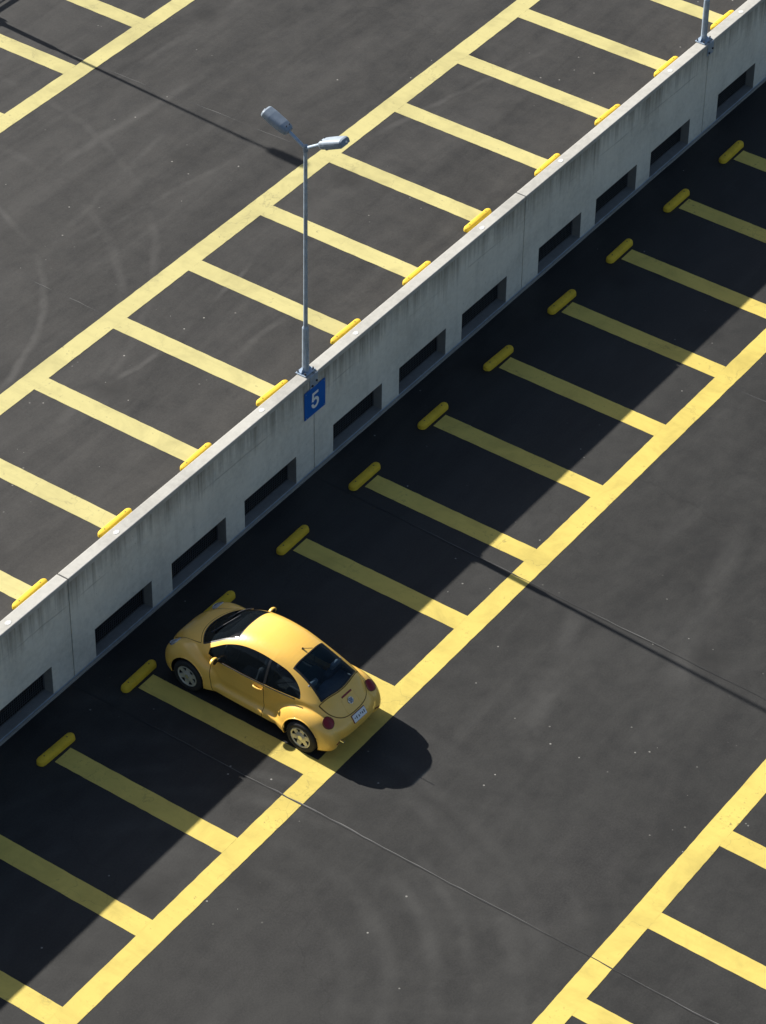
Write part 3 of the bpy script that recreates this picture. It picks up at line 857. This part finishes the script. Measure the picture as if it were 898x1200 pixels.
def door_front(z): return 0.72+0.10*np.sin((z-0.3)*2.4)
def f_door(P):
    x, y, z = P.T
    zb = 0.955-0.012*(x+0.2)
    return np.minimum.reduce([door_front(z)-x, x-(-0.36), z-0.25, zb-z+0.0, np.abs(y)-0.45])
def f_hood(P):
    x, y, z = P.T
    hw = 0.545-0.15*np.clip(x-0.95, 0, 2)**1.6
    return np.minimum.reduce([hw-np.abs(y), x-(1.375-0.82*y*y), z-0.60-0.0*x, np.where(x > 0.5, 1.0, -1.0)])
def f_lid(P):
    x, y, z = P.T
    q = (np.abs(y)/0.54)**2.6+(np.maximum(1.00-z, 0)/0.325)**2.6
    return np.minimum.reduce([(1-q**(1/2.6))*0.40, -1.0-x, (-1.517+0.30*y*y)-x, 1.2-z])
def anchor(p): return project(np.array([p], float), 8)[0]
TL = [anchor((-1.70, s*0.590, 0.775)) for s in (1, -1)]
HL = [anchor((1.70, s*0.585, 0.735)) for s in (1, -1)]
def f_ball(cs, r):
    return lambda P: r-np.minimum.reduce([np.linalg.norm(P-c, axis=1) for c in cs])

V, T = VP, TRI; tg = np.zeros(len(T), int)
PART = {'glass_front': 1, 'glass_rear': 2, 'side': 3, 'door': 4, 'hood': 5, 'lid': 6, 'tail': 7, 'head': 8, 'hole': 9, 'gap': 10, 'quarter': 11, 'rubber': 12}
def carve(phi, part, only=(0,)):
    global V, T, tg
    V, T, tg, s = split(V, T, tg, phi)
    tg = np.where(s & np.isin(tg, only), part, tg)
carve(f_arch, PART['hole'])
carve(f_ball(TL, 0.112), PART['tail']); carve(f_ball(HL, 0.118), PART['head'])
carve(f_sw, PART['side'])
# black pillar seal dividing door glass and rear quarter glass
carve(lambda P: 0.022-np.abs(P[:, 0]+0.36), PART['rubber'], only=(PART['side'],))
carve(lambda P: -0.36-P[:, 0], PART['quarter'], only=(PART['side'],))
carve(f_ws, PART['glass_front']); carve(f_rw, PART['glass_rear'])
gw = 0.0062
for fn, nm in ((f_door, 'door'), (f_hood, 'hood'), (f_lid, 'lid')):
    g_ = gw*(1.25 if nm == 'lid' else 1.0)
    carve(lambda P, fn=fn: fn(P)+g_, 100)
    carve(lambda P, fn=fn: fn(P)-g_, PART[nm], only=(100,))
    tg[tg == 100] = PART['gap']
# black rubber surrounds of the panes
for fn, pt in ((f_ws, 'glass_front'), (f_rw, 'glass_rear')):
    carve(lambda P, fn=fn: 0.022-fn(P), PART['rubber'], only=(PART[pt],))

car = empty('parked_car', (30.677, -3.041, 0.0), R(90-1.34))
tag(car, 'rounded yellow two-door car parked nose in against the wall, half in shade', 'car')

def part_mesh(name, mask, mats, parent, offset=0.0, mat_idx=None, thick=None):
    t = T[mask]; used, inv = np.unique(t, return_inverse=True); t = inv.reshape(-1, 3)
    v = V[used]; nrm = normals(v)
    vv = v+nrm*offset
    me = bpy.data.meshes.new(name)
    me.from_pydata(vv.tolist(), [], t.tolist())
    for m in mats: me.materials.append(m)
    me.polygons.foreach_set('use_smooth', [True]*len(me.polygons))
    if mat_idx is not None: me.polygons.foreach_set('material_index', mat_idx[mask].tolist())
    me.validate(); me.update()
    if len(me.vertices) == len(nrm): me.normals_split_custom_set_from_vertices(nrm.tolist())
    return link(bpy.data.objects.new(name, me), parent)
midx = np.where(tg == PART['gap'], 1, np.where(tg == PART['rubber'], 2, 0))
cent = V[T].mean(1)
isleft = cent[:, 1] > 0
body = part_mesh('body', np.isin(tg, (0, PART['gap'], PART['rubber'])), [CARP, GAP, TRIM], car, 0, midx)
part_mesh('bonnet', tg == PART['hood'], [CARP], car)
lid = part_mesh('boot_lid', tg == PART['lid'], [CARP], car)
part_mesh('windscreen', tg == PART['glass_front'], [GLASS], car, -0.004)
part_mesh('rear_window', tg == PART['glass_rear'], [GLASSR], car, -0.004)
doors = {}
for s, m in ((1, isleft), (-1, ~isleft)):
    d = part_mesh('door', (tg == PART['door']) & m, [CARP], car); doors[s] = d
    part_mesh('door_window', (tg == PART['side']) & m, [GLASS], d, -0.006)
    part_mesh('quarter_window', (tg == PART['quarter']) & m, [GLASS], car, -0.006)
    part_mesh('tail_light', (tg == PART['tail']) & m, [RED], car, 0.006)
    part_mesh('headlight', (tg == PART['head']) & m, [HLENS], car, 0.004)
# rims round the lamps
def surf_ring(c, r, w, name, mat, parent, n=36):
    nr = normals(c[None])[0]; d, u, v = frame_of(nr); pts = []
    for i in range(n+1):
        a = 2*math.pi*i/n
        p = c+np.array(u*math.cos(a)+v*math.sin(a))*r; pts.append(project(p[None], 4)[0]+nr*0.003)
    bm = bmesh.new(); polytube(bm, pts, w, 6); return obj_bm(name, bm, mat, parent, smooth=True)
for c in TL: surf_ring(c, 0.113, 0.006, 'tail_light_rim', GAP, body)
for c in HL: surf_ring(c, 0.119, 0.007, 'headlight_rim', CHROME, body)

# cabin lining: the shell again, set inside and dark
keep = np.isin(tg, (0, PART['gap'], PART['rubber'], PART['door'])) & (cent[:, 2] > 0.62) & (np.abs(cent[:, 0]) < 1.5)
part_mesh('cabin_lining', keep, [CABIN], car, -0.028)
bm = bmesh.new(); box(bm, -1.35, 1.15, -0.62, 0.62, 0.34, 0.42); box(bm, 0.66, 1.12, -0.60, 0.60, 0.72, 0.90)
obj_bm('cabin_floor', bm, CABIN, car, bevel=0.03)
def seat(x, y, nm, back=0.62):
    bm = bmesh.new()
    Ms = Matrix.Translation((x, y, 0.48)); box(bm, -0.25, 0.26, -0.24, 0.24, -0.05, 0.09, Ms)
    o = obj_bm('seat', bm, SEATM, car, bevel=0.05)
    Mb = Matrix.Translation((x-0.24, y, 0.55)) @ Matrix.Rotation(R(-16), 4, 'Y')
    bm = bmesh.new(); box(bm, -0.06, 0.07, -0.23, 0.23, -0.02, back, Mb); obj_bm('seat_back', bm, SEATM, o, bevel=0.05)
    bm = bmesh.new(); box(bm, -0.04, 0.05, -0.13, 0.13, back+0.04, back+0.20, Mb); obj_bm('headrest', bm, LIGHTGREY, o, bevel=0.04)
for y in (0.36, -0.36):
    seat(0.18, y, 'front', 0.58); seat(-0.72, y*0.92, 'rear', 0.46)
bm = bmesh.new(); box(bm, -1.42, -1.08, -0.48, 0.48, 0.84, 0.88); obj_bm('parcel_shelf', bm, LIGHTGREY, car, bevel=0.02)
# steering wheel
bm = bmesh.new(); pts = [(0.60+0.06*math.sin(a), 0.36+0.18*math.cos(a), 0.92+0.17*math.sin(a)) for a in np.linspace(0, 2*math.pi, 25)]
polytube(bm, pts, 0.015, 6); obj_bm('steering_wheel', bm, TRIM, car, smooth=True)

# handles, mirrors, side trim
for s in (1, -1):
    p = anchor((-0.25, s*0.74, 0.84)); n_ = normals(p[None])[0]
    bm = bmesh.new()
    polytube(bm, [p+np.array((q, 0, 0))+n_*hh for q, hh in ((-.10, .000), (-.085, .028), (-.03, .038), (.03, .038), (.085, .028), (.10, .0))], 0.016, 8)
    obj_bm('door_handle', bm, CARP, doors[s], smooth=True)
    bm = bmesh.new(); pts = []
    for x in np.linspace(0.78, -1.00, 34):
        zz = 0.955-0.012*(x+0.2)-0.012
        q = project(np.array([[x, s*0.74, zz]]), 4)[0]; q[2] = zz; pts.append(q+normals(q[None])[0]*0.004)
    polytube(bm, pts, 0.010, 6); obj_bm('window_seal', bm, TRIM, body, smooth=True)
    # mirror
    m0 = anchor((0.62, s*0.70, 0.965))
    bm = bmesh.new()
    c = m0+np.array((0.02, s*0.115, 0.035))
    bmesh.ops.create_uvsphere(bm, u_segments=20, v_segments=12, radius=1, matrix=Matrix.Translation(c) @ Matrix.Diagonal((0.062, 0.095, 0.066, 1)))
    for v in bm.verts:
        if v.co.x < c[0]-0.022: v.co.x = c[0]-0.022
    mo = obj_bm('wing_mirror', bm, CARP, doors[s], smooth=True)
    bm = bmesh.new(); tube(bm, m0-np.array((0, s*0.03, 0.0)), c+np.array((0, -s*0.05, -0.03)), 0.030, 0.026, n=10); tube(bm, c+np.array((-0.0225, 0, 0)), c+np.array((-0.026, 0, 0)), 0.056, n=20)
    # antenna side repeater stays on the body
    obj_bm('mirror_foot', bm, TRIM, doors[s], smooth=False)

# wheels
def wheel_at(x, s):
    root = bpy.data.objects.new('wheel', None); root.empty_display_size = 0.1; link(root, car)
    root.location = (x, s*0.735, 0.315); root.rotation_euler = (0, random.uniform(0, 1), 0)
    bm = bmesh.new()
    lathe_y(bm, [(-0.098, 0.20), (-0.104, 0.26), (-0.095, 0.298), (-0.070, 0.313), (0.070, 0.313), (0.095, 0.298), (0.104, 0.26), (0.098, 0.212), (0.070, 0.205), (-0.07, 0.20)], 44, closed=True)
    obj_bm('tyre', bm, RUBBER, root, smooth=True)
    # six-spoke rim
    bm = bmesh.new(); yo = s*0.088
    N = 72
    def ringpts(r, y): return [bm.verts.new((r*math.cos(2*math.pi*i/N), y, r*math.sin(2*math.pi*i/N))) for i in range(N)]
    rr = [(0.0, 0.212, yo), (0.0, 0.196, yo+s*0.006), (0.0, 0.176, yo-s*0.006)]
    R3 = [ringpts(0.214, yo-s*0.03), ringpts(0.211, yo+s*0.002), ringpts(0.200, yo+s*0.006), ringpts(0.182, yo-s*0.004), ringpts(0.150, yo-s*0.010), ringpts(0.112, yo-s*0.010), ringpts(0.088, yo-s*0.004), ringpts(0.060, yo+s*0.004), ringpts(0.045, yo+s*0.006)]
    for b in range(len(R3)-1):
        for i in range(N):
            ang = ((i+0.5) % 12)
            if b in (3, 4):   # openings between the spokes
                half = 3.1 if b == 3 else 2.1
                if abs(ang-6) < half: continue
            bm.faces.new((R3[b][i], R3[b][(i+1) % N], R3[b+1][(i+1) % N], R3[b+1][i]))
    rim = obj_bm('rim', bm, RIMM, root, smooth=False)
    sol = rim.modifiers.new('solid', 'SOLIDIFY'); sol.thickness = 0.012; sol.offset = 0
    bm = bmesh.new(); tube(bm, (0, yo-s*0.004, 0), (0, yo+s*0.014, 0), 0.050, 0.044, n=20); obj_bm('hub_cap', bm, CHROME, rim)
    bm = bmesh.new(); tube(bm, (0, s*0.0, 0), (0, s*0.045, 0), 0.198, n=36); obj_bm('brake_disc', bm, DARKM, root)
    return root
for x in (WX, -WX):
    for s in (1, -1):
        wheel_at(x, s)
        bm = bmesh.new(); rr_ = WR+0.012; N = 40
        yy = (0.40*s, 0.79*s)
        A = [[bm.verts.new((x+rr_*math.cos(a), y, WZ+rr_*math.sin(a))) for a in np.linspace(-0.35, math.pi+0.35, N)] for y in yy]
        for i in range(N-1): bm.faces.new((A[0][i], A[0][i+1], A[1][i+1], A[1][i]))
        cv = bm.verts.new((x, yy[0], WZ))
        for i in range(N-1): bm.faces.new((A[0][i], A[0][i+1], cv))
        obj_bm('arch_liner', bm, RUBBER, car)
        # rolled lip of the arch
        pts = []
        for a in np.linspace(-0.25, math.pi+0.25, 40):
            q = np.array([[x+(WR+0.004)*math.cos(a), s*0.85, WZ+(WR+0.004)*math.sin(a)]])
            for _ in range(6):
                g = grad(q); dd = sdf(q); q[:, 1] -= np.clip(dd/np.where(np.abs(g[:, 1]) < .2, .2*s, g[:, 1]), -.05, .05)
            pts.append(q[0].copy())
        pts = [p for p in pts if p[2] > 0.215 and 0.5 < abs(p[1]) < 0.9]
        bm = bmesh.new(); polytube(bm, pts, 0.010, 6); obj_bm('arch_lip', bm, CARP, body, smooth=True)

# rear details
def on_rear(y, z):
    q = np.array([[-2.05, y, z]])
    for _ in range(20):
        q[:, 0] += np.clip(sdf(q), -0.08, 0.08)
    return q[0]
def patch_rear(name, mat, y0, y1, z0, z1, off, parent, ny=12, nz=4, thick=0.006):
    bm = bmesh.new(); g_ = []
    for j in range(nz+1):
        row = []
        for i in range(ny+1):
            p = on_rear(y0+(y1-y0)*i/ny, z0+(z1-z0)*j/nz); n_ = normals(p[None])[0]; row.append((p, n_))
        g_.append(row)
    top = [[bm.verts.new(p+n_*off) for p, n_ in row] for row in g_]
    for j in range(nz):
        for i in range(ny): bm.faces.new((top[j][i], top[j][i+1], top[j+1][i+1], top[j+1][i]))
    o = obj_bm(name, bm, mat, parent, smooth=True)
    so = o.modifiers.new('s', 'SOLIDIFY'); so.thickness = thick; so.offset = -1 if off > 0.004 else 0
    return o
patch_rear('brake_light', RED, -0.13, 0.13, 0.915, 0.938, 0.006, lid)
# number plate: flat, on the bumper
pz = 0.60; pc = on_rear(0, pz); n_ = Vector(normals(pc[None])[0]); n_.y = 0; n_.normalize()
upv = Vector((0, 1, 0)).cross(n_); upv = -upv if upv.z < 0 else upv
yv = Vector((0, 1, 0))
Mp = Matrix.Translation(Vector(pc)+n_*0.016) @ Matrix(((yv.x, upv.x, n_.x), (yv.y, upv.y, n_.y), (yv.z, upv.z, n_.z))).to_4x4()
bm = bmesh.new(); box(bm, -0.174, 0.174, -0.073, 0.073, -0.030, -0.003, Mp); npl = obj_bm('number_plate', bm, PLRED, car, bevel=0.003)
bm = bmesh.new(); box(bm, -0.165, 0.165, -0.066, 0.066, -0.002, 0.002, Mp); obj_bm('plate_face', bm, PLATEM, npl)
bm = bmesh.new()
# unreadable characters: the strokes only
for i, (cx, w_) in enumerate(((-0.125, .015), (-0.08, .015), (-0.02, .016), (0.03, .012), (0.075, .016), (0.12, .015))):
    cx = -cx
    box(bm, cx-w_*0.7, cx+w_*0.7, -0.026 if i % 3 else -0.006, 0.026 if i % 2 else 0.014, 0.0025, 0.0035, Mp)
obj_bm('plate_characters', bm, PLDARK, npl)
# plate recess scoop beside the plate
for s in (-1,):
    pass
# emblem on the boot lid: ring with stacked V and W strokes
ec = on_rear(0, 0.825); en = Vector(normals(ec[None])[0]); eu = Vector((0, 1, 0)).cross(en); eu = -eu if eu.z < 0 else eu
Me = Matrix.Translation(Vector(ec)+en*0.006) @ Matrix(((0, eu.x, en.x), (1, eu.y, en.y), (0, eu.z, en.z))).to_4x4()
bm = bmesh.new()
tube(bm, Me @ Vector((0, 0, -0.012)), Me @ Vector((0, 0, 0.0)), 0.062, n=28)
em = obj_bm('emblem', bm, simple('emblem_blue', (0.10, 0.13, 0.22), 0.3), lid)
bm = bmesh.new()
polytube(bm, [Me @ Vector((0.056*math.cos(a), 0.056*math.sin(a), 0.004)) for a in np.linspace(0, 2*math.pi, 29)], 0.008, 6)
for pts in ([(-.026, .048), (0, .004), (.026, .048)], [(-.048, .022), (-.024, -.042), (0, .0), (.024, -.042), (.048, .022)]):
    for a, b in zip(pts[:-1], pts[1:]): tube(bm, Me @ Vector((*a, 0.003)), Me @ Vector((*b, 0.003)), 0.0075, n=6)
obj_bm('emblem_ring', bm, CHROME, em)
# two pressed ribs on the lid
for s in (-1, 1):
    bm = bmesh.new(); pts = []
    for z in np.linspace(0.90, 0.70, 14):
        p = on_rear(s*(0.17+0.05*(0.9-z)), z); pts.append(p-normals(p[None])[0]*0.006)
    polytube(bm, pts, 0.012, 8); obj_bm('lid_rib', bm, CARP, lid, smooth=True)
for s in (1, -1):
    p0 = on_rear(s*0.585, 0.335); bm = bmesh.new()
    patch_rear('reflector', RED, s*0.50, s*0.60, 0.325, 0.350, 0.006, body, 6, 2)
bm = bmesh.new(); tube(bm, (-1.60, 0.38, 0.225), (-1.85, 0.38, 0.222), 0.026, n=12); obj_bm('exhaust_pipe', bm, CHROME, car, smooth=False)
# roof aerial
ra = anchor((-0.66, 0.0, 1.45)); bm = bmesh.new()
polytube(bm, [ra, ra+np.array((-0.02, 0, 0.02)), ra+np.array((-0.22, 0, 0.14))], 0.006, 6); tube(bm, ra-np.array((0, 0, .01)), ra+np.array((-0.01, 0, 0.025)), 0.022, 0.014, n=10)
obj_bm('roof_aerial', bm, TRIM, car)
# wipers
def on_top(x, y):
    q = np.array([[x, y, 1.7]])
    for _ in range(20): q[:, 2] -= np.clip(sdf(q), -0.1, 0.1)*0.9
    return q[0]
for (a, b) in (((1.10, 0.30), (0.86, -0.22)), ((1.10, -0.16), (0.86, -0.56))):
    bm = bmesh.new(); pts = []
    for t in np.linspace(0, 1, 10):
        p = on_top(a[0]+(b[0]-a[0])*t, a[1]+(b[1]-a[1])*t); pts.append(p+normals(p[None])[0]*0.02)
    polytube(bm, pts, 0.009, 6); obj_bm('wiper', bm, simple('wiper_grey', (0.05, 0.05, 0.055), 0.35), car, smooth=True)

# ------------------------------------------------------------------ light
sv = Vector((0.101, 1.689, 1.0)).normalized()
el = math.asin(sv.z); az = math.atan2(sv.x, sv.y)
w = bpy.data.worlds.new('World'); SC.world = w; w.use_nodes = True
nt = w.node_tree; bg = nt.nodes['Background']
sky = nt.nodes.new('ShaderNodeTexSky'); sky.sky_type = 'NISHITA'; sky.sun_disc = False
sky.sun_elevation = el; sky.sun_rotation = az; sky.air_density = 1.0; sky.dust_density = 1.6; sky.ozone_density = 1.0
nt.links.new(sky.outputs[0], bg.inputs[0]); bg.inputs[1].default_value = 0.052
ld = bpy.data.lights.new('sun', 'SUN'); ld.energy = 5.0; ld.angle = R(0.53); ld.color = (1.0, 0.955, 0.88)
so = bpy.data.objects.new('sun', ld); COL.objects.link(so)
so.rotation_euler = (-sv).to_track_quat('-Z', 'Y').to_euler(); so.location = (40, 60, 60)

# ------------------------------------------------------------------ camera
C = Vector((-0.3131, -12.153, 16.9265))*U
rt = Vector((0.58135328, -0.81358972, 0.01000678)); up = Vector((0.52432486, 0.38400593, 0.76001506)); fw = Vector((0.6221831, 0.43659044, -0.64982842))
cd = bpy.data.cameras.new('camera'); cam = bpy.data.objects.new('camera', cd); COL.objects.link(cam)
cam.matrix_world = Matrix(((rt.x, up.x, -fw.x, C.x), (rt.y, up.y, -fw.y, C.y), (rt.z, up.z, -fw.z, C.z), (0, 0, 0, 1)))
cd.sensor_fit = 'VERTICAL'; cd.sensor_height = 24; cd.lens = 3695.3457/1200*24
cd.clip_start = 0.5; cd.clip_end = 3000
SC.camera = cam
SC.view_settings.view_transform = 'Standard'; SC.view_settings.look = 'None'
SC.view_settings.exposure = 1.0; SC.view_settings.gamma = 1.0
SC.view_settings.use_curve_mapping = False
SC.cycles.max_bounces = 8; SC.cycles.transparent_max_bounces = 12
SC.cycles.use_denoising = True
SC.render.film_transparent = False
